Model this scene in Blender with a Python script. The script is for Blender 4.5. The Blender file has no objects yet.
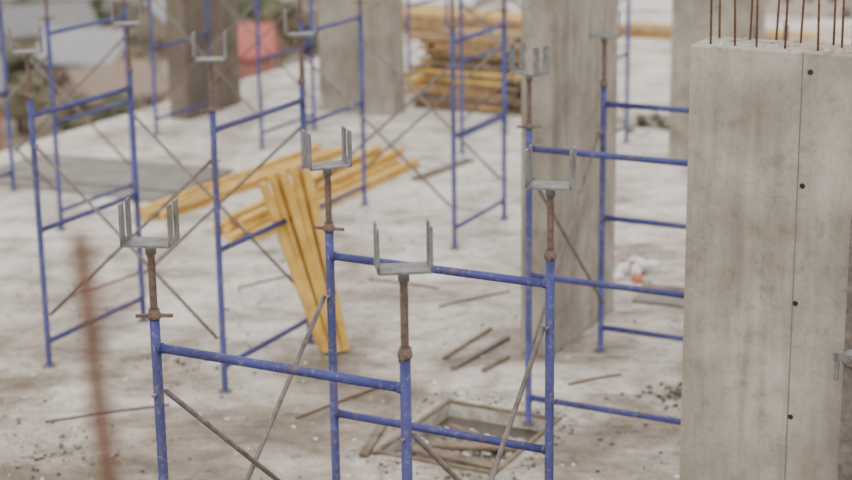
import bpy, math, random
from mathutils import Vector, Matrix
random.seed(7)
S=0.85
Z0=0.19; ZM=Z0+S; ZT=Z0+2*S
U=Vector((0.888,-0.46,0)).normalized(); W=Vector((0.46,0.888,0)).normalized()
UP=Vector((0,0,1))
scn=bpy.context.scene

# ------------------------------------------------------------ materials
def newmat(name):
    m=bpy.data.materials.new(name); m.use_nodes=True
    nt=m.node_tree; b=nt.nodes['Principled BSDF']
    return m,nt,b
def N(nt,t,**kw):
    n=nt.nodes.new(t)
    for k,v in kw.items(): setattr(n,k,v)
    return n
def coords(nt,scale=(1,1,1),rot=0):
    tc=N(nt,'ShaderNodeTexCoord'); mp=N(nt,'ShaderNodeMapping')
    mp.inputs['Scale'].default_value=scale; mp.inputs['Rotation'].default_value=(0,0,rot)
    nt.links.new(tc.outputs['Object'],mp.inputs['Vector']); return mp.outputs['Vector']
def noise(nt,vec,scale,detail=6,rough=0.6,dist=0):
    n=N(nt,'ShaderNodeTexNoise'); n.inputs['Scale'].default_value=scale
    n.inputs['Detail'].default_value=detail; n.inputs['Roughness'].default_value=rough
    n.inputs['Distortion'].default_value=dist
    nt.links.new(vec,n.inputs['Vector']); return n.outputs['Fac']
def ramp(nt,fac,stops):
    r=N(nt,'ShaderNodeValToRGB'); e=r.color_ramp.elements
    while len(e)<len(stops): e.new(0.5)
    for i,(p,c) in enumerate(stops):
        e[i].position=p; e[i].color=(c[0],c[1],c[2],1) if len(c)==3 else c
    nt.links.new(fac,r.inputs['Fac']); return r.outputs['Color']
def mix(nt,fac,a,b,mode='MIX'):
    m=N(nt,'ShaderNodeMix',data_type='RGBA',blend_type=mode)
    if isinstance(fac,(int,float)): m.inputs[0].default_value=fac
    else: nt.links.new(fac,m.inputs[0])
    for s,v in ((6,a),(7,b)):
        if isinstance(v,tuple): m.inputs[s].default_value=(v[0],v[1],v[2],1)
        else: nt.links.new(v,m.inputs[s])
    return m.outputs[2]
def bump(nt,b,h,strength=0.3,dist=0.01):
    n=N(nt,'ShaderNodeBump'); n.inputs['Strength'].default_value=strength; n.inputs['Distance'].default_value=dist
    nt.links.new(h,n.inputs['Height']); nt.links.new(n.outputs['Normal'],b.inputs['Normal'])
def bw(c): return (c,c,c)

def mat_concrete(name,dark,light,streak=0.3,seed=0):
    m,nt,b=newmat(name)
    v=coords(nt); vs=coords(nt,(5,5,0.5))
    n1=noise(nt,v,1.5,8,.6,.5); n2=noise(nt,vs,2.0,6,.6); n3=noise(nt,v,45,4,.7); n4=noise(nt,v,7,6,.75)
    c=ramp(nt,n1,[(.34,dark),(.5,tuple((a+b_)/2 for a,b_ in zip(dark,light))),(.64,light)])
    st=ramp(nt,n2,[(.37,(.64,.60,.54)),(.56,bw(1))])
    c=mix(nt,streak,c,st,'MULTIPLY')
    bl=ramp(nt,n4,[(.34,(.66,.63,.58)),(.46,bw(1)),(.64,bw(1.12))])
    c=mix(nt,.68,c,bl,'MULTIPLY')
    sp=ramp(nt,n3,[(.3,bw(.72)),(.5,bw(1))])
    c=mix(nt,.6,c,sp,'MULTIPLY')
    nt.links.new(c,b.inputs['Base Color']); b.inputs['Roughness'].default_value=.85
    bump(nt,b,n3,.25,.006)
    return m
def mat_floor():
    m,nt,b=newmat('dusty_slab')
    v=coords(nt); vt=coords(nt,(.35,1.6,1),.48)
    n1=noise(nt,v,.7,9,.66,.6); n2=noise(nt,v,2.6,10,.75,.5); n3=noise(nt,v,13,8,.8); n4=noise(nt,v,55,4,.75); n5=noise(nt,vt,1.6,8,.72,.8)
    # trampled dirt is heavier on the near side of the bay, dry dust toward the open edge
    tc=N(nt,'ShaderNodeTexCoord'); sx=N(nt,'ShaderNodeSeparateXYZ'); nt.links.new(tc.outputs['Object'],sx.inputs[0])
    mr=N(nt,'ShaderNodeMapRange'); mr.inputs['From Min'].default_value=9.5; mr.inputs['From Max'].default_value=17.5; mr.inputs['To Min'].default_value=-.065; mr.inputs['To Max'].default_value=.12
    nt.links.new(sx.outputs['Y'],mr.inputs['Value'])
    ma=N(nt,'ShaderNodeMath',operation='ADD'); nt.links.new(n1,ma.inputs[0]); nt.links.new(mr.outputs[0],ma.inputs[1])
    c=ramp(nt,ma.outputs[0],[(.36,(.20,.165,.13)),(.45,(.34,.30,.258)),(.53,(.50,.465,.425)),(.65,(.67,.645,.61))])
    d=ramp(nt,n2,[(.37,(.45,.41,.36)),(.46,(.9,.88,.86)),(.58,bw(1.14))])
    c=mix(nt,.82,c,d,'MULTIPLY')
    t=ramp(nt,n5,[(.40,(.52,.48,.43)),(.49,bw(1)),(.6,bw(1.08))])
    c=mix(nt,.6,c,t,'MULTIPLY')
    e=ramp(nt,n3,[(.36,(.28,.25,.22)),(.455,bw(.93)),(.60,bw(1.0)),(.66,bw(1.45))])
    c=mix(nt,.72,c,e,'MULTIPLY')
    g=ramp(nt,n4,[(.34,bw(.5)),(.48,bw(1)),(.68,bw(1.25))])
    c=mix(nt,.58,c,g,'MULTIPLY')
    # reddish-brown mud trodden in on the left side
    mx=N(nt,'ShaderNodeMapRange'); mx.inputs['From Min'].default_value=-1.2; mx.inputs['From Max'].default_value=-3.2; mx.inputs['To Min'].default_value=0; mx.inputs['To Max'].default_value=.5
    nt.links.new(sx.outputs['X'],mx.inputs['Value'])
    my=N(nt,'ShaderNodeMapRange'); my.inputs['From Min'].default_value=15; my.inputs['From Max'].default_value=11; my.inputs['To Min'].default_value=0; my.inputs['To Max'].default_value=1
    nt.links.new(sx.outputs['Y'],my.inputs['Value'])
    mm=N(nt,'ShaderNodeMath',operation='MULTIPLY'); nt.links.new(mx.outputs[0],mm.inputs[0]); nt.links.new(my.outputs[0],mm.inputs[1])
    rr=ramp(nt,n2,[(.44,bw(1)),(.58,bw(.25))]); m2=N(nt,'ShaderNodeMath',operation='MULTIPLY')
    nt.links.new(mm.outputs[0],m2.inputs[0]); nt.links.new(rr,m2.inputs[1])
    c=mix(nt,m2.outputs[0],c,(.17,.11,.08))
    nt.links.new(c,b.inputs['Base Color']); 
    r=ramp(nt,n2,[(.36,bw(.55)),(.5,bw(.9))]); nt.links.new(r,b.inputs['Roughness'])
    bump(nt,b,n3,.6,.025)
    return m
def mat_paint(name,col,spot,rust,amount=.6):
    m,nt,b=newmat(name); v=coords(nt)
    n1=noise(nt,v,9,7,.75); n2=noise(nt,v,30,8,.82); n3=noise(nt,v,3,4,.6)
    base=ramp(nt,n3,[(.35,tuple(x*.65 for x in col)),(.65,tuple(min(1,x*1.25) for x in col))])
    f1=ramp(nt,n2,[(amount-.05,bw(0)),(amount+.08,bw(.8))])
    c=mix(nt,f1,base,spot)
    f2=ramp(nt,n1,[(.56,bw(0)),(.62,bw(.9))])
    c=mix(nt,f2,c,rust)
    nt.links.new(c,b.inputs['Base Color']); b.inputs['Roughness'].default_value=.6
    bump(nt,b,n2,.15,.002)
    return m
def mat_noise(name,a,bc,scale=8,rough=.7,metal=0,stretch=(1,1,1)):
    m,nt,b=newmat(name); v=coords(nt,stretch)
    n=noise(nt,v,scale,6,.65)
    nt.links.new(ramp(nt,n,[(.32,a),(.68,bc)]),b.inputs['Base Color'])
    b.inputs['Roughness'].default_value=rough; b.inputs['Metallic'].default_value=metal
    bump(nt,b,n,.2,.004)
    return m
M={}
M['floor']=mat_floor()
M['pier']=mat_concrete('pier_concrete',(.27,.245,.21),(.45,.425,.38),.6)
M['col']=mat_concrete('column_concrete',(.20,.178,.15),(.37,.34,.30),.65)
M['coldark']=mat_concrete('column_concrete_brown',(.11,.09,.07),(.20,.17,.14),.5)
M['blue']=mat_paint('blue_paint',(.036,.043,.185),(.26,.25,.28),(.11,.075,.07),.59)
M['rust']=mat_noise('worn_thread_steel',(.08,.05,.04),(.22,.16,.135),30,.7,.3)
M['steel']=mat_noise('grey_steel',(.12,.12,.122),(.27,.27,.275),14,.55,.4)
M['brace']=mat_noise('brace_steel',(.10,.085,.08),(.24,.205,.19),18,.6,.3)
M['yellow']=mat_noise('yellow_beam_wood',(.46,.27,.05),(.74,.49,.13),6,.6,0,(1,1,1))
M['wood']=mat_noise('raw_wood',(.19,.115,.05),(.46,.30,.14),7,.75)
M['dirtywood']=mat_noise('dirty_wood',(.08,.06,.04),(.27,.21,.15),5,.85)
M['grey_ply']=mat_noise('grey_plywood',(.15,.135,.12),(.25,.235,.215),3,.8)
M['rubble']=mat_noise('rubble',(.24,.215,.185),(.50,.465,.42),9,.9)
M['dark_rubble']=mat_noise('dark_rubble',(.05,.042,.035),(.17,.145,.12),9,.9)
M['white']=mat_noise('white_plastic',(.6,.6,.6),(.8,.8,.8),9,.5)
M['red']=mat_noise('red_plastic',(.35,.06,.03),(.5,.12,.06),9,.5)
M['dark']=mat_noise('hole_shade_paint',(.015,.014,.012),(.04,.035,.03),9,.9)
M['pit']=mat_noise('wet_pit_bottom',(.03,.025,.02),(.17,.145,.115),3.0,.35)
M['rebar']=mat_noise('rebar_rust',(.09,.042,.028),(.21,.11,.07),40,.8,.2)

# ------------------------------------------------------------ mesh builder
class MB:
    def __init__(s): s.v=[];s.f=[];s.m=[];s.mats=[];s.sm=[]
    def mi(s,mat):
        if mat not in s.mats: s.mats.append(mat)
        return s.mats.index(mat)
    def cyl(s,a,b,r,mat,n=14,r2=None,caps=True):
        a=Vector(a);b=Vector(b);d=(b-a).normalized()
        x=d.orthogonal().normalized(); y=d.cross(x)
        r2=r if r2 is None else r2; i0=len(s.v); k=s.mi(mat)
        for p,rr in((a,r),(b,r2)):
            for i in range(n):
                t=2*math.pi*i/n; s.v.append(p+(x*math.cos(t)+y*math.sin(t))*rr)
        for i in range(n):
            j=(i+1)%n; s.f.append((i0+i,i0+j,i0+n+j,i0+n+i)); s.m.append(k); s.sm.append(True)
        if caps:
            s.f.append(tuple(i0+i for i in range(n))[::-1]); s.m.append(k); s.sm.append(False)
            s.f.append(tuple(i0+n+i for i in range(n))); s.m.append(k); s.sm.append(False)
    def tube(s,a,b,ro,ri,mat,n=16):
        s.cyl(a,b,ro,mat,n,caps=False); s.cyl(a,b,ri,mat,n,caps=False)
        i0=len(s.v)-4*n;k=s.mi(mat)
        for o in (0,n):
            for i in range(n):
                j=(i+1)%n; s.f.append((i0+o+i,i0+o+j,i0+2*n+o+j,i0+2*n+o+i)); s.m.append(k); s.sm.append(False)
    def lathe(s,base,prof,mat,n=12,axis=UP):
        i0=len(s.v);k=s.mi(mat);base=Vector(base)
        x=axis.orthogonal().normalized(); y=axis.cross(x)
        for r,z in prof:
            for i in range(n):
                t=2*math.pi*i/n; s.v.append(base+(x*math.cos(t)+y*math.sin(t))*r+axis*z)
        for q in range(len(prof)-1):
            for i in range(n):
                j=(i+1)%n; s.f.append((i0+q*n+i,i0+q*n+j,i0+(q+1)*n+j,i0+(q+1)*n+i)); s.m.append(k); s.sm.append(True)
        s.f.append(tuple(i0+i for i in range(n))[::-1]); s.m.append(k); s.sm.append(False)
        e=i0+(len(prof)-1)*n
        s.f.append(tuple(e+i for i in range(n))); s.m.append(k); s.sm.append(False)
    def box(s,c,hx,hy,hz,mat):
        c=Vector(c);i0=len(s.v);k=s.mi(mat)
        for sx in(-1,1):
            for sy in(-1,1):
                for sz in(-1,1): s.v.append(c+Vector(hx)*sx+Vector(hy)*sy+Vector(hz)*sz)
        for f in((0,1,3,2),(4,6,7,5),(0,4,5,1),(2,3,7,6),(0,2,6,4),(1,5,7,3)):
            s.f.append(tuple(i0+q for q in f)); s.m.append(k); s.sm.append(False)
    def prism(s,pts,ext,mat):
        i0=len(s.v);n=len(pts);k=s.mi(mat);ext=Vector(ext)
        for p in pts: s.v.append(Vector(p))
        for p in pts: s.v.append(Vector(p)+ext)
        s.f.append(tuple(range(i0,i0+n))[::-1]); s.f.append(tuple(range(i0+n,i0+2*n)))
        s.m+=[k,k]; s.sm+=[False,False]
        for i in range(n):
            j=(i+1)%n; s.f.append((i0+i,i0+j,i0+n+j,i0+n+i)); s.m.append(k); s.sm.append(False)
    def chunk(s,c,r,mat):
        c=Vector(c);i0=len(s.v);k=s.mi(mat)
        ph=(1+5**.5)/2
        base=[(-1,ph,0),(1,ph,0),(-1,-ph,0),(1,-ph,0),(0,-1,ph),(0,1,ph),(0,-1,-ph),(0,1,-ph),(ph,0,-1),(ph,0,1),(-ph,0,-1),(-ph,0,1)]
        sc=Vector((random.uniform(.6,1.3),random.uniform(.6,1.3),random.uniform(.4,.8)))
        rot=Matrix.Rotation(random.uniform(0,6.28),3,'Z')
        for b in base:
            q=Vector(b)*(r/1.9)*random.uniform(.75,1.2); q=Vector((q.x*sc.x,q.y*sc.y,q.z*sc.z)); s.v.append(c+rot@q)
        for f in((0,11,5),(0,5,1),(0,1,7),(0,7,10),(0,10,11),(1,5,9),(5,11,4),(11,10,2),(10,7,6),(7,1,8),(3,9,4),(3,4,2),(3,2,6),(3,6,8),(3,8,9),(4,9,5),(2,4,11),(6,2,10),(8,6,7),(9,8,1)):
            s.f.append(tuple(i0+q for q in f)); s.m.append(k); s.sm.append(False)
    def obj(s,name,parent=None,origin=None,bevel=0):
        me=bpy.data.meshes.new(name)
        o=Vector(origin) if origin is not None else Vector((0,0,0))
        me.from_pydata([tuple(v-o) for v in s.v],[],s.f)
        for m in s.mats: me.materials.append(m)
        me.polygons.foreach_set('material_index',s.m); me.polygons.foreach_set('use_smooth',s.sm)
        me.update()
        ob=bpy.data.objects.new(name,me); scn.collection.objects.link(ob)
        if parent is not None:
            ob.parent=parent; ob.location=o-parent.location
        else: ob.location=o
        if bevel:
            bm=ob.modifiers.new('bevel','BEVEL'); bm.width=bevel; bm.segments=2; bm.limit_method='ANGLE'
        return ob
def empty(name,loc):
    e=bpy.data.objects.new(name,None); scn.collection.objects.link(e); e.location=loc; e.empty_display_size=.1
    return e
def V(x,y,z=0): return Vector((x,y,z))
def V3(t):
    t=tuple(t); return Vector(t if len(t)==3 else t+(0,))

# ------------------------------------------------------------ floor slab with pit
L0=V(-4.9,20)
far=L0+W*14; near=L0-W*26
mb=MB()
mb.prism([near+UP*-.25,near+U*26+UP*-.25,far+U*26+UP*-.25,far+UP*-.25],(0,0,.25),M['floor'])
floor=mb.obj('floor')
pc=V(.27,10.95); ph_u=.40; ph_w=.50
cut=MB(); cut.box(pc,U*ph_u,W*ph_w,UP*.16,M['pit']); co=cut.obj('pit_cutter')
bo=floor.modifiers.new('pit','BOOLEAN'); bo.object=co; bo.operation='DIFFERENCE'; bo.solver='EXACT'
dg=bpy.context.evaluated_depsgraph_get(); nm=bpy.data.meshes.new_from_object(floor.evaluated_get(dg))
floor.modifiers.clear(); floor.data=nm; bpy.data.objects.remove(co)
pit=MB()
pit.box(pc+UP*-.125,U*(ph_u-.01),W*(ph_w-.01),UP*.035,M['pit'])
for sg in(-1,1):
    pit.box(pc+U*sg*(ph_u+.015)+UP*.008,U*.016+W*.004*sg,W*(ph_w+.05),UP*.010,M['dirtywood'])
    pit.box(pc+W*sg*(ph_w+.015)+UP*.008,U*ph_u,W*.016+U*.003,UP*.010,M['dirtywood'])
pit.box(pc-W*.02+U*.06+UP*-.05,(U*.28+W*.10),(W*.045-U*.02),UP*.01,M['dirtywood'])
pit.box(pc+W*.20-U*.08+UP*-.07,(U*.22-W*.08),(W*.03+U*.01),UP*.01,M['dirtywood'])
pit.box(pc-W*.30+U*.02+UP*-.03,(U*.36-W*.03),(W*.05),UP*.01,M['dirtywood'])
for i in range(260):
    pit.chunk(pc+U*random.uniform(-.37,.37)+W*random.uniform(-.46,.3)+UP*-.085,random.uniform(.01,.035),random.choice([M['rubble'],M['dark_rubble'],M['rubble'],M['rubble'],M['white']]))
for i in range(300):
    t=random.uniform(-1,1); sd=random.choice([0,1,2,3])
    p={0:U*(ph_u+.08)+W*t*.6,1:U*-(ph_u+.08)+W*t*.6,2:W*(ph_w+.08)+U*t*.5,3:W*-(ph_w+.08)+U*t*.5}[sd]
    pit.chunk(pc+p*random.uniform(1,1.25)+UP*.004,random.uniform(.006,.022),random.choice([M['rubble'],M['dark_rubble'],M['rubble']]))
pit.obj('floor_opening_frame',origin=pc)

# building below
mb=MB()
for k in range(1,10):
    z=-3.3*k
    mb.prism([near+UP*z,near+U*26+UP*z,far+U*26+UP*z,far+UP*z],(0,0,.25),M['col'])
for a in range(7):
    for b in range(7):
        p=near+U*(1+a*4)+W*(1+b*6.2)
        mb.box(p+UP*-15.1,U*.3,W*.2,UP*14.85,M['col'])
mb.obj('unfinished_building_floors')
mb=MB(); mb.box(V(0,-.6,2.84),V(5,0),V(0,3.1),UP*.11,M['col'])
for x,y in ((-4,-3),(4,-3),(-4,1.8),(4,1.8)):
    mb.box(V(x,y,1.365),V(.2,0),V(0,.2),UP*1.365,M['col'])
mb.obj('upper_deck_slab')

# ------------------------------------------------------------ scaffold parts
def jack(parent,p,ztube,zhead,ang,nm):
    mb=MB()
    prof=[];z=0
    h=zhead-ztube+.12
    while z<h:
        prof+=[(.018,z),(.0155,z+.006)]; z+=.012
    prof.append((.0155,h))
    mb.lathe(p+UP*(ztube-.12),prof,M['rust'],10)
    mb.lathe(p+UP*(ztube),[(.028,0),(.031,.006),(.031,.022),(.026,.028),(.024,.045)],M['rust'],12)
    a2=random.uniform(0,3.14)
    for k in range(2):
        t=a2+k*3.1416; d=V(math.cos(t),math.sin(t))
        mb.box(p+UP*(ztube+.013)+d*.052,d*.028,d.cross(UP)*.009,UP*.007,M['rust'])
    mb.obj('screw_jack_'+nm,parent,p+UP*ztube)
    mb=MB()
    x=V(math.cos(ang),math.sin(ang)); y=V(-math.sin(ang),math.cos(ang))
    hw,hd=.105,.07
    mb.box(p+UP*zhead,x*hw,y*hd,UP*.005,M['steel'])
    mb.cyl(p+UP*(zhead-.05),p+UP*(zhead-.004),.024,M['steel'],12)
    for sx in(-1,1):
        mb.box(p+UP*(zhead+.012)+x*sx*hw,x*.004,y*hd,UP*.012,M['steel'])
        for sy in(-1,1):
            mb.box(p+UP*(zhead+.09)+x*sx*hw+y*sy*(hd-.024),x*.005,y*.024,UP*.09,M['steel'])
    mb.obj('u_head_'+nm,parent,p+UP*zhead)

def frame(P,Q,heads=(True,True),hz=.483,ang=(None,None)):
    P=V(*P);Q=V(*Q); e=empty('scaffold_frame',(P+Q)/2)
    mb=MB(); B=M['blue']; tt=ZT+.13
    for p in(P,Q):
        mb.tube(p+UP*.008,p+UP*tt,.0225,.0185,B,16)
        mb.box(p+UP*.004,V(.045,0),V(0,.045),UP*.004,M['brace'])
    for z in(Z0,ZM,ZT):
        mb.cyl(P+UP*z,Q+UP*z,.0205,B,14)
    d=(Q-P).normalized(); s=d.cross(UP)
    for p,sg in((P,1),(Q,-1)):
        for z in(Z0,ZM,ZT):
            mb.cyl(p+UP*z+d*sg*.018,p+UP*z+d*sg*.032,.024,B,14)
        for z in(.40,1.68):
            mb.cyl(p+UP*z-s*.045,p+UP*z+s*.045,.007,M['steel'],8)
    mb.obj('frame_tubes',e,(P+Q)/2)
    base=math.atan2(d.y,d.x)
    for i,(p,h) in enumerate(zip((P,Q),heads)):
        if h:
            a=ang[i] if ang[i] is not None else base+random.uniform(-.35,.35)
            jack(e,p,tt,ZT+hz+random.uniform(-.02,.02),a,str(i+1))
    return e
def brace(P,Q,lo=.40,hi=1.68):
    P=V(*P);Q=V(*Q); d=(Q-P).normalized(); s=d.cross(UP)
    mb=MB()
    for sg,(za,zb) in((1,(lo,hi)),(1.6,(hi,lo))):
        a=P+UP*za+d*.03; b=Q+UP*zb-d*.03
        off=s*.028*(sg-1.3)*2.6
        mb.cyl(a+off,b+off,.0125,M['brace'],10)
    m_=(P+Q)/2+UP*(lo+hi)/2
    mb.cyl(m_-s*.035,m_+s*.035,.008,M['steel'],8)
    mb.obj('scaffold_cross_brace',origin=m_)
A=(-1.17,7.26);Bp=(-.09,6.70);C=(-.49,8.68);D=(.59,8.12)
E=(.67,11.16);F=(1.30,12.64)
du=(1.08,-.56); dw=(.54,1.07); db=(1.37,-.61)
ad=lambda p,q,k=1:(p[0]+q[0]*k,p[1]+q[1]*k)
E2=ad(E,du);F2=ad(F,du)
frame(A,Bp,ang=(-.15,.12)); frame(C,D,ang=(.35,-.25)); frame(E,E2); frame(F,F2,ang=(-.1,0))
brace(A,C);brace(Bp,D);brace(E,F);brace(E2,F2)
G=(-2.81,12.48);H=(-2.27,13.55);I=(-1.44,11.87);J=ad(I,dw)
frame(G,H,ang=(.3,.1));frame(I,J,ang=(0,.2));brace(G,I);brace(H,J)
J2=(-1.12,16.24);K=(-.61,17.26);L=(.26,15.58);Mm=(.76,16.61)
frame(J2,K);frame(L,Mm);brace(J2,L);brace(K,Mm)
N1=(-3.49,16.44);N2=ad(N1,dw);O1=ad(N1,db,-1);O2=ad(O1,dw)
frame(N1,N2);frame(O1,O2);brace(O1,N1);brace(O2,N2)
P1=(-3.21,20.85);P2=ad(P1,dw);Q1=(-1.87,19.95);Q2=ad(Q1,dw)
frame(P1,P2);frame(Q1,Q2);brace(P1,Q1);brace(P2,Q2)
R1=(.42,19.6);R2=ad(R1,dw);S1=ad(R1,db);S2=ad(S1,dw)
frame(R1,R2);frame(S1,S2);brace(R1,S1);brace(R2,S2)
T1=(-.2,24.2);T2=ad(T1,dw);T3=ad(T1,db,1.25);T4=ad(T3,dw)
frame(T1,T2);frame(T3,T4);brace(T1,T3);brace(T2,T4)

# ------------------------------------------------------------ concrete piers/columns
def pier(name,corner,lu,lw,h,mat,extra=None):
    mb=MB(); c=Vector(corner)
    mid=c-U*lu/2+W*lw/2
    mb.box(mid+UP*h/2,U*lu/2,W*lw/2,UP*h/2,mat)
    ob=mb.obj(name,origin=mid,bevel=.012)
    return ob
pcorner=V(1.357,8.96); PL=1.7; PT=.32; PH=2.9
e=empty('concrete_shear_wall',pcorner+U*PL/2+W*PT/2)
mb=MB(); mid=pcorner+U*PL/2+W*PT/2
mb.box(mid+UP*PH/2,U*PL/2,W*PT/2,UP*PH/2,M['pier'])
mb.obj('wall_body',e,mid,bevel=.01)
mb=MB()
fn=-W
mb.box(pcorner+U*.585+UP*PH/2+fn*.001,U*.002,W*.002,UP*PH/2,M['coldark'])
for s_,z_ in((.625,2.80),(.61,2.22),(.60,.98),(.60,1.6)):
    p=pcorner+U*s_+UP*z_
    mb.lathe(p+fn*-.001,[(.016,0),(.013,.003),(.010,.003)],M['dark'],14,fn)  # raised disc, its dark colour stands in for shade inside the hole
mb.obj('form_tie_holes_and_joint',e,pcorner+UP*1.4)
mb=MB()
for i in range(11):
    for r in(0,1):
        p=pcorner+U*(.06+i*.145+random.uniform(-.035,.035))+W*(.06+r*.2)+UP*(PH-.05)
        q=p+UP*random.uniform(.6,.85)+V(random.uniform(-.03,.03),0)
        mb.cyl(p,q,.006,M['rebar'],8)
        for k in range(22):
            rr=p.lerp(q,k/22); mb.cyl(rr-UP*.003,rr+UP*.003,.0076,M['rebar'],8)
for k in range(70):
    mb.chunk(pcorner+U*random.uniform(.02,1.6)+W*random.uniform(.02,.30)+UP*PH,random.uniform(.01,.035),M['rubble'])
mb.obj('starter_bars',e,pcorner+UP*PH)
# formwork post with clamp at right part of the wall
q=pcorner+U*.925+fn*.05
mb=MB()
mb.box(q+UP*1.05,U*.04,W*.045,UP*1.05,M['brace'])
mb.cyl(q+UP*1.38+fn*.03,q+UP*1.38+fn*.13,.012,M['rust'],10)
mb.lathe(q+UP*1.38+fn*.05,[(.05,0),(.05,.01),(.03,.015),(.03,.04)],M['steel'],14,fn)
mb.box(q+UP*1.38-U*.05+fn*.06,U*.045,W*.006,UP*.02,M['steel'])
mb.box(q+UP*1.33-U*.07+fn*.06,U*.012,W*.006,UP*.07,M['steel'])
mb.obj('formwork_post_with_clamp',origin=q)

pier('concrete_pier',V(.91,12.5),.24,1.31,3.0,M['col'])
pier('concrete_pier',V(-.40,21.8),1.05,.35,3.0,M['col'])
pier('concrete_pier',V(-2.93,21.7),.28,1.2,3.0,M['coldark'])
pier('concrete_pier',V(3.0,19.0)+U*.6,.95,.35,3.0,M['col'])

# ------------------------------------------------------------ timber
def ibeam(mb,a,b,side,mat,fw=.04,h=.1,ft=.02,wt=.014):
    a=Vector(a);b=Vector(b);d=(b-a).normalized(); side=(side-d*side.dot(d)).normalized(); n=d.cross(side)
    pts=[(-fw,-h),(fw,-h),(fw,-h+ft*2),(wt,-h+ft*2.4),(wt,h-ft*2.4),(fw,h-ft*2),(fw,h),(-fw,h),(-fw,h-ft*2),(-wt,h-ft*2.4),(-wt,-h+ft*2.4),(-fw,-h+ft*2)]
    mb.prism([a+side*x+n*y for x,y in pts],b-a,mat)
mb=MB()
tops=[(-1.19,12.66,1.33),(-1.12,12.72,1.39),(-1.04,12.66,1.41),(-.955,12.71,1.44),(-.87,12.66,1.42)]
for i,tp in enumerate(tops):
    bot=V(-.79+.042*i,12.70-.03*(i%2),.03)
    ibeam(mb,bot,V(*tp),V(1,.3-.5*(i%2)),M['yellow'],.029,.05,.012,.009)
mb.obj('leaning_timber_beams',origin=V(-.7,12.7,0))
def stack(name,p,d,L_,n,layers,gap=.11,mat=None,fw=.04,h=.07,jit=.3,spread=.02):
    mb=MB(); p=V3(p); d=V3(d).normalized(); s=V(d.y,-d.x)
    for l in range(layers):
        for i in range(n-2*l):
            off=random.uniform(-jit,jit); tw=random.uniform(-spread,spread)
            a=p+s*((i+l*.8)*gap)+d*off+UP*(h+.001+l*2*h)
            b=a+d*L_+s*tw*L_
            ibeam(mb,a,b,s,mat or M['yellow'],fw,h,.014,.014)
    return mb.obj(name,origin=p)
stack('timber_beam_stack',(-2.90,16.7,0),(.46,.80),3.3,3,1,.13,h=.045,jit=.25)
stack('timber_beam_stack',(-2.02,16.1,0),(.42,.90),3.4,4,2,.15,h=.045,jit=.2,spread=.025)
def planks(name,c,dirs,n,L_,w,t,layers,mats,jit=.1,fan=.03,skip=.08):
    mb=MB(); c=V3(c); d=V3(dirs).normalized(); s=V(d.y,-d.x)
    for l in range(layers):
        for i in range(n):
            if random.random()<skip: continue
            m=random.choice(mats)
            a=c+s*((i-(n-1)/2)*w*1.12+random.uniform(-.02,.02))+d*random.uniform(-jit,jit)+UP*(t*.45+l*t*1.05)
            dd=(d+s*random.uniform(-fan,fan)).normalized(); ss=V(dd.y,-dd.x)
            mb.box(a,dd*L_/2*random.uniform(.75,1.08),ss*w/2,UP*t*.44,m)
    return mb.obj(name,origin=c)
planks('lumber_pile',(.72,22.35,0),U,6,1.35,.12,.05,18,[M['wood'],M['yellow'],M['dirtywood'],M['wood'],M['dirtywood']],.16,.1,.15)
planks('lumber_pile',(.72,25.4,0),(.42,.90),4,4.0,.11,.06,3,[M['wood'],M['yellow'],M['yellow']],.25)
planks('lumber_pile',(.9,28.6,0),U,6,3.0,.15,.06,5,[M['wood'],M['yellow']],.3)
planks('lumber_pile',(4.3,27.8,0),U,4,3.0,.15,.07,2,[M['yellow'],M['wood']],.3)
mb=MB()
mb.box(V(-3.6,18.6,.012),U*1.25,W*.62,UP*.009,M['grey_ply'])
mb.box(V(-3.4,18.75,.031),(U*1.2+W*.1),(W*.55-U*.05),UP*.009,M['grey_ply'])
mb.obj('plywood_sheets',origin=V(-3.6,18.6,0))
def board(p,q,w=.1,t=.025,mat=None,name='loose_board'):
    p=V(*p);q=V(*q);d=(q-p); s=V(d.y,-d.x).normalized(); mb=MB(); c=(p+q)/2
    mb.box(c+UP*(t/2+.001),d/2,s*w/2,UP*t/2,mat or M['dirtywood'])
    mb.obj(name,origin=c,bevel=.003)
board((.18,12.25),(.62,12.95),.04,.03,M['brace'])
board((.40,12.2),(.60,12.5),.03,.03,M['dirtywood'])
board((.12,12.5),(.5,13.2),.03,.02,M['dirtywood'])
board((1.72,13.95),(2.5,13.60),.22,.03,M['grey_ply'])
board((1.80,14.25),(2.5,14.0),.12,.03)
board((-.1,18.3),(.5,19.2),.12,.03)
board((1.3,21.2),(1.9,20.9),.12,.03)
board((-.42,10.6),(-.3,11.2),.06,.03)
def rod(p,q,r=.008):
    p=V(*p,r+.001);q=V(*q,r+.001); mb=MB(); m_=(p+q)/2+V(.02,.03,0)
    mb.cyl(p,m_,r,M['rebar'],8); mb.cyl(m_,q,r,M['rebar'],8); mb.obj('rebar_offcut',origin=m_)
rod((-.9,11.3),(-.35,11.9)); rod((-2.6,11.3),(-1.8,11.6)); rod((.1,13.8),(.7,14.2)); rod((-.5,14.6),(.1,14.3)); rod((-3.0,14.2),(-2.5,14.9)); rod((-1.6,14.4),(-1.0,14.9)); rod((1.0,11.9),(1.4,12.1))

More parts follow.
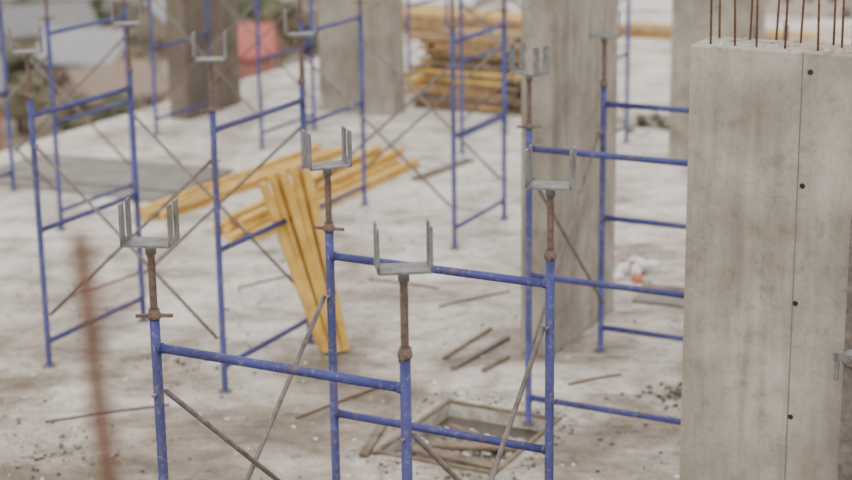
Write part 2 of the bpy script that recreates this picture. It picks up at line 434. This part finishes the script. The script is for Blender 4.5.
# rubble
def rub(name,c,r,n,sz,mats,flat=.35):
    mb=MB(); c=V(*c)
    for i in range(n):
        a=random.uniform(0,6.28); rr=r*min(1.3,abs(random.gauss(0,.5))); s=random.uniform(*sz)
        z=max(0,(1-rr/r))*r*flat*random.random()
        mb.chunk(c+V(math.cos(a)*rr,math.sin(a)*rr,z+s*.25),s,random.choice(mats))
    mb.obj(name,origin=c)
rub('rubble_pile',(1.76,11.65),.40,150,(.006,.026),[M['dark_rubble'],M['dark_rubble'],M['rubble']],.08)
rub('rubble_pile',(2.75,21.0),.45,130,(.02,.07),[M['dark_rubble'],M['rubble']],.3)
rub('rubbish_heap',(1.80,14.75),.26,60,(.02,.08),[M['white'],M['white'],M['white'],M['white'],M['red'],M['rubble']],.4)
rub('rubble_pile',(-1.85,12.5),.5,110,(.006,.022),[M['rubble'],M['dark_rubble'],M['rubble']],.04)
rub('rubble_pile',(-2.4,10.7),.8,180,(.005,.018),[M['rubble'],M['dark_rubble'],M['rubble']],.02)
mb=MB()
for i in range(3200):
    Y=9.5+15*random.random()**1.5; X=random.uniform(-.3,.3)*Y
    s=random.choice([.004,.005,.007,.013])*random.uniform(.7,1.6)
    if abs((V(X,Y)-pc).dot(U))<.5 and abs((V(X,Y)-pc).dot(W))<.6: continue
    mb.chunk(V(X,Y,s*.2),s,random.choice([M['rubble'],M['dark_rubble'],M['dark_rubble'],M['rubble'],M['white']]))
mb.obj('scattered_floor_debris')

# foreground rusty rebar on the upper deck with a tie wire
mb=MB()
p=V(-.40,2.18,2.93);q=V(-.445,2.2,3.75)
mb.cyl(p,q,.012,M['rebar'],12)
for k in range(60):
    r=p.lerp(q,k/60); mb.cyl(r-UP*.002,r+UP*.002,.0135,M['rebar'],10)
pts=[V(-.43,2.2,3.60)]
for k in range(1,21):
    t=k/20; pts.append(V(-.43+.46*t,2.2-.25*t,3.60+.80*t-.22*t*(1-t)))
for a,b in zip(pts,pts[1:]): mb.cyl(a,b,.0028,M['rebar'],8)
mb.obj('foreground_rebar',origin=p)

# ------------------------------------------------------------ city below
GZ=-30  # city colours are lightened to stand in for distance haze
m,nt,b=newmat('city_ground'); v=coords(nt)
c=ramp(nt,noise(nt,v,.05,8,.6),[(.38,(.11,.105,.07)),(.5,(.24,.195,.15)),(.64,(.40,.35,.30))]); nt.links.new(c,b.inputs['Base Color']); b.inputs['Roughness'].default_value=.9
mb=MB(); mb.prism([V(-900,-200,GZ-1),V(900,-200,GZ-1),V(900,2500,GZ-1),V(-900,2500,GZ-1)],(0,0,1),m); mb.obj('ground')
wallm=[mat_noise('house_wall_%d'%i,c1,c2,1,.85) for i,(c1,c2) in enumerate([((.45,.41,.36),(.55,.51,.46)),((.24,.19,.15),(.32,.26,.21)),((.27,.12,.10),(.37,.17,.14)),((.34,.33,.32),(.42,.41,.40))])]
roofm=[mat_noise('roof_%d'%i,c1,c2,1.5,.6) for i,(c1,c2) in enumerate([((.34,.085,.075),(.42,.12,.11)),((.14,.14,.15),(.22,.22,.23)),((.52,.52,.52),(.64,.64,.64)),((.19,.14,.11),(.27,.2,.16)),((.23,.24,.26),(.32,.33,.35))])]
glass=mat_noise('window_glass',(.04,.05,.06),(.1,.12,.14),3,.2)
def house(x,y,w,d,h,rh,ang,wm,rm):
    mb=MB(); a=V(math.cos(ang),math.sin(ang)); bb=V(-math.sin(ang),math.cos(ang)); c=V(x,y,GZ)
    mb.box(c+UP*h/2,a*w/2,bb*d/2,UP*h/2,wm)
    e0=c+UP*h-a*w/2
    mb.prism([e0-bb*d/2,e0+bb*d/2,e0+UP*rh],a*w,wm)
    for sg in(-1,1):
        ed=c+UP*(h-.25)+bb*sg*(d/2+.5); rd=c+UP*(h+rh+.12)
        t=UP*.25
        mb.prism([ed-a*(w/2+.5),rd-a*(w/2+.5),rd-a*(w/2+.5)+t,ed-a*(w/2+.5)+t],a*(w+1),rm)
    for fl in range(max(1,int(h/3))):
        for i in range(max(2,int(w/2.6))):
            xx=-w/2+(i+.5)*w/max(2,int(w/2.6))
            for sg in(-1,1):
                mb.box(c+UP*(1.7+fl*3)+a*xx+bb*sg*d/2,a*.55,bb*.05,UP*.7,glass)
        for i in range(2):
            for sg in(-1,1):
                mb.box(c+UP*(1.7+fl*3)+bb*(-d/4+i*d/2)+a*sg*w/2,bb*.5,a*.05,UP*.7,glass)
    mb.box(c+UP*(h+rh*.8)+a*w*.25+bb*d*.12,a*.4,bb*.4,UP*1.0,wallm[2])
    mb.obj('city_house',origin=c)
HS=[(-20.3,188,8.0,7,4.2,2.6,.15,2,0),(-47,236,18,10,5,2.5,-.1,3,2),(-44,205,10,8,4.5,2.5,.5,1,1),(-36,190,9,7,3.5,2.8,-.3,1,4),
(-47,176,9,8,3,2.6,.2,1,1),(-30,214,9,8,4,2.5,.9,1,4),(-10,232,12,9,5,2.5,.2,0,1),(3,222,9,8,5,2.5,-.4,0,2),(14,240,12,9,6,2.5,.3,0,3),
(30,236,11,9,6,2.5,-.2,0,2),(42,248,16,9,7,2.5,.1,3,2),(54,232,12,9,7,2.5,.4,0,2),(60,262,14,10,8,2.5,0,0,2),(-31,172,8,7,3,2.4,.7,1,3),(46,226,14,8,6,2.5,-.1,0,2)]
placed=[]
for h_ in HS:
    house(*h_[:7],wallm[h_[7]],roofm[h_[8]]); placed.append(h_[:2])
for i in range(26):
    for _ in range(40):
        x=random.uniform(-120,120);y=random.uniform(120,380)
        if all((x-a)**2+(y-b_)**2>19**2 for a,b_ in placed): break
    else: continue
    placed.append((x,y))
    house(x,y,random.uniform(8,14),random.uniform(7,10),random.uniform(4,8),random.uniform(2,3),random.uniform(-1,1),random.choice(wallm),random.choice(roofm))
leaf=[mat_noise('foliage_%d'%i,c1,c2,1.2,.8) for i,(c1,c2) in enumerate([((.05,.058,.035),(.12,.125,.075)),((.09,.082,.05),(.18,.16,.10))])]
bark=mat_noise('bark',(.08,.05,.03),(.16,.11,.07),5,.9)
def tree(x,y,h):
    mb=MB(); c=V(x,y,GZ); lm=random.choice(leaf)
    mb.cyl(c,c+UP*h*.5,.28,bark,8,.15)
    for k in range(4):
        t=k*1.57+random.random(); mb.cyl(c+UP*h*.4,c+UP*h*.65+V(math.cos(t),math.sin(t))*h*.18,.12,bark,6,.05)
    for k in range(26):
        t=random.uniform(0,6.28); rr=random.random()**.5*h*.27; z=random.uniform(.42,.95)
        rr*=math.sin(min(1,(1.05-z)*2.2)*1.57)
        mb.chunk(c+V(math.cos(t)*rr,math.sin(t)*rr,h*z),h*random.uniform(.12,.2),lm)
    mb.obj('tree',origin=c)
for i in range(200):
    for _ in range(30):
        x=random.uniform(-95,95);y=random.uniform(140,320)
        if i<90: x=random.uniform(-56,-12); y=random.uniform(160,240)
        if all((x-a)**2+(y-b_)**2>8.6**2 for a,b_ in placed) and not (-26<x<-13 and 160<y<190): break
    else: continue
    tree(x,y,random.uniform(3.5,6))

# ------------------------------------------------------------ light
w=bpy.data.worlds.new('overcast_sky'); scn.world=w; w.use_nodes=True
nt=w.node_tree; bg=nt.nodes['Background']
tc=N(nt,'ShaderNodeTexCoord'); sx=N(nt,'ShaderNodeSeparateXYZ'); nt.links.new(tc.outputs['Generated'],sx.inputs[0])
cr=ramp(nt,sx.outputs['Z'],[(0,(1.0,.93,.84)),(.6,(1.0,.965,.93))]); nt.links.new(cr,bg.inputs['Color'])
bg.inputs['Strength'].default_value=1.65
sl=bpy.data.lights.new('sun','SUN'); sl.energy=1.3; sl.angle=.6; sl.color=(1,.93,.82)
so=bpy.data.objects.new('sun',sl); scn.collection.objects.link(so)
so.rotation_euler=(math.radians(38),math.radians(-18),0)

# ------------------------------------------------------------ camera
cam=bpy.data.cameras.new('camera'); co=bpy.data.objects.new('camera',cam); scn.collection.objects.link(co)
cam.sensor_width=36; cam.lens=1773.5*36/852
co.location=(0,0,4.332)
R=Matrix.Rotation(math.radians(90-15.25),4,'X')@Matrix.Rotation(-.0137,4,'Z')
co.matrix_world=Matrix.Translation(co.location)@R
cam.dof.use_dof=True; cam.dof.focus_distance=8.0; cam.dof.aperture_fstop=1.6
cam.clip_end=3000; cam.clip_start=.05
scn.camera=co
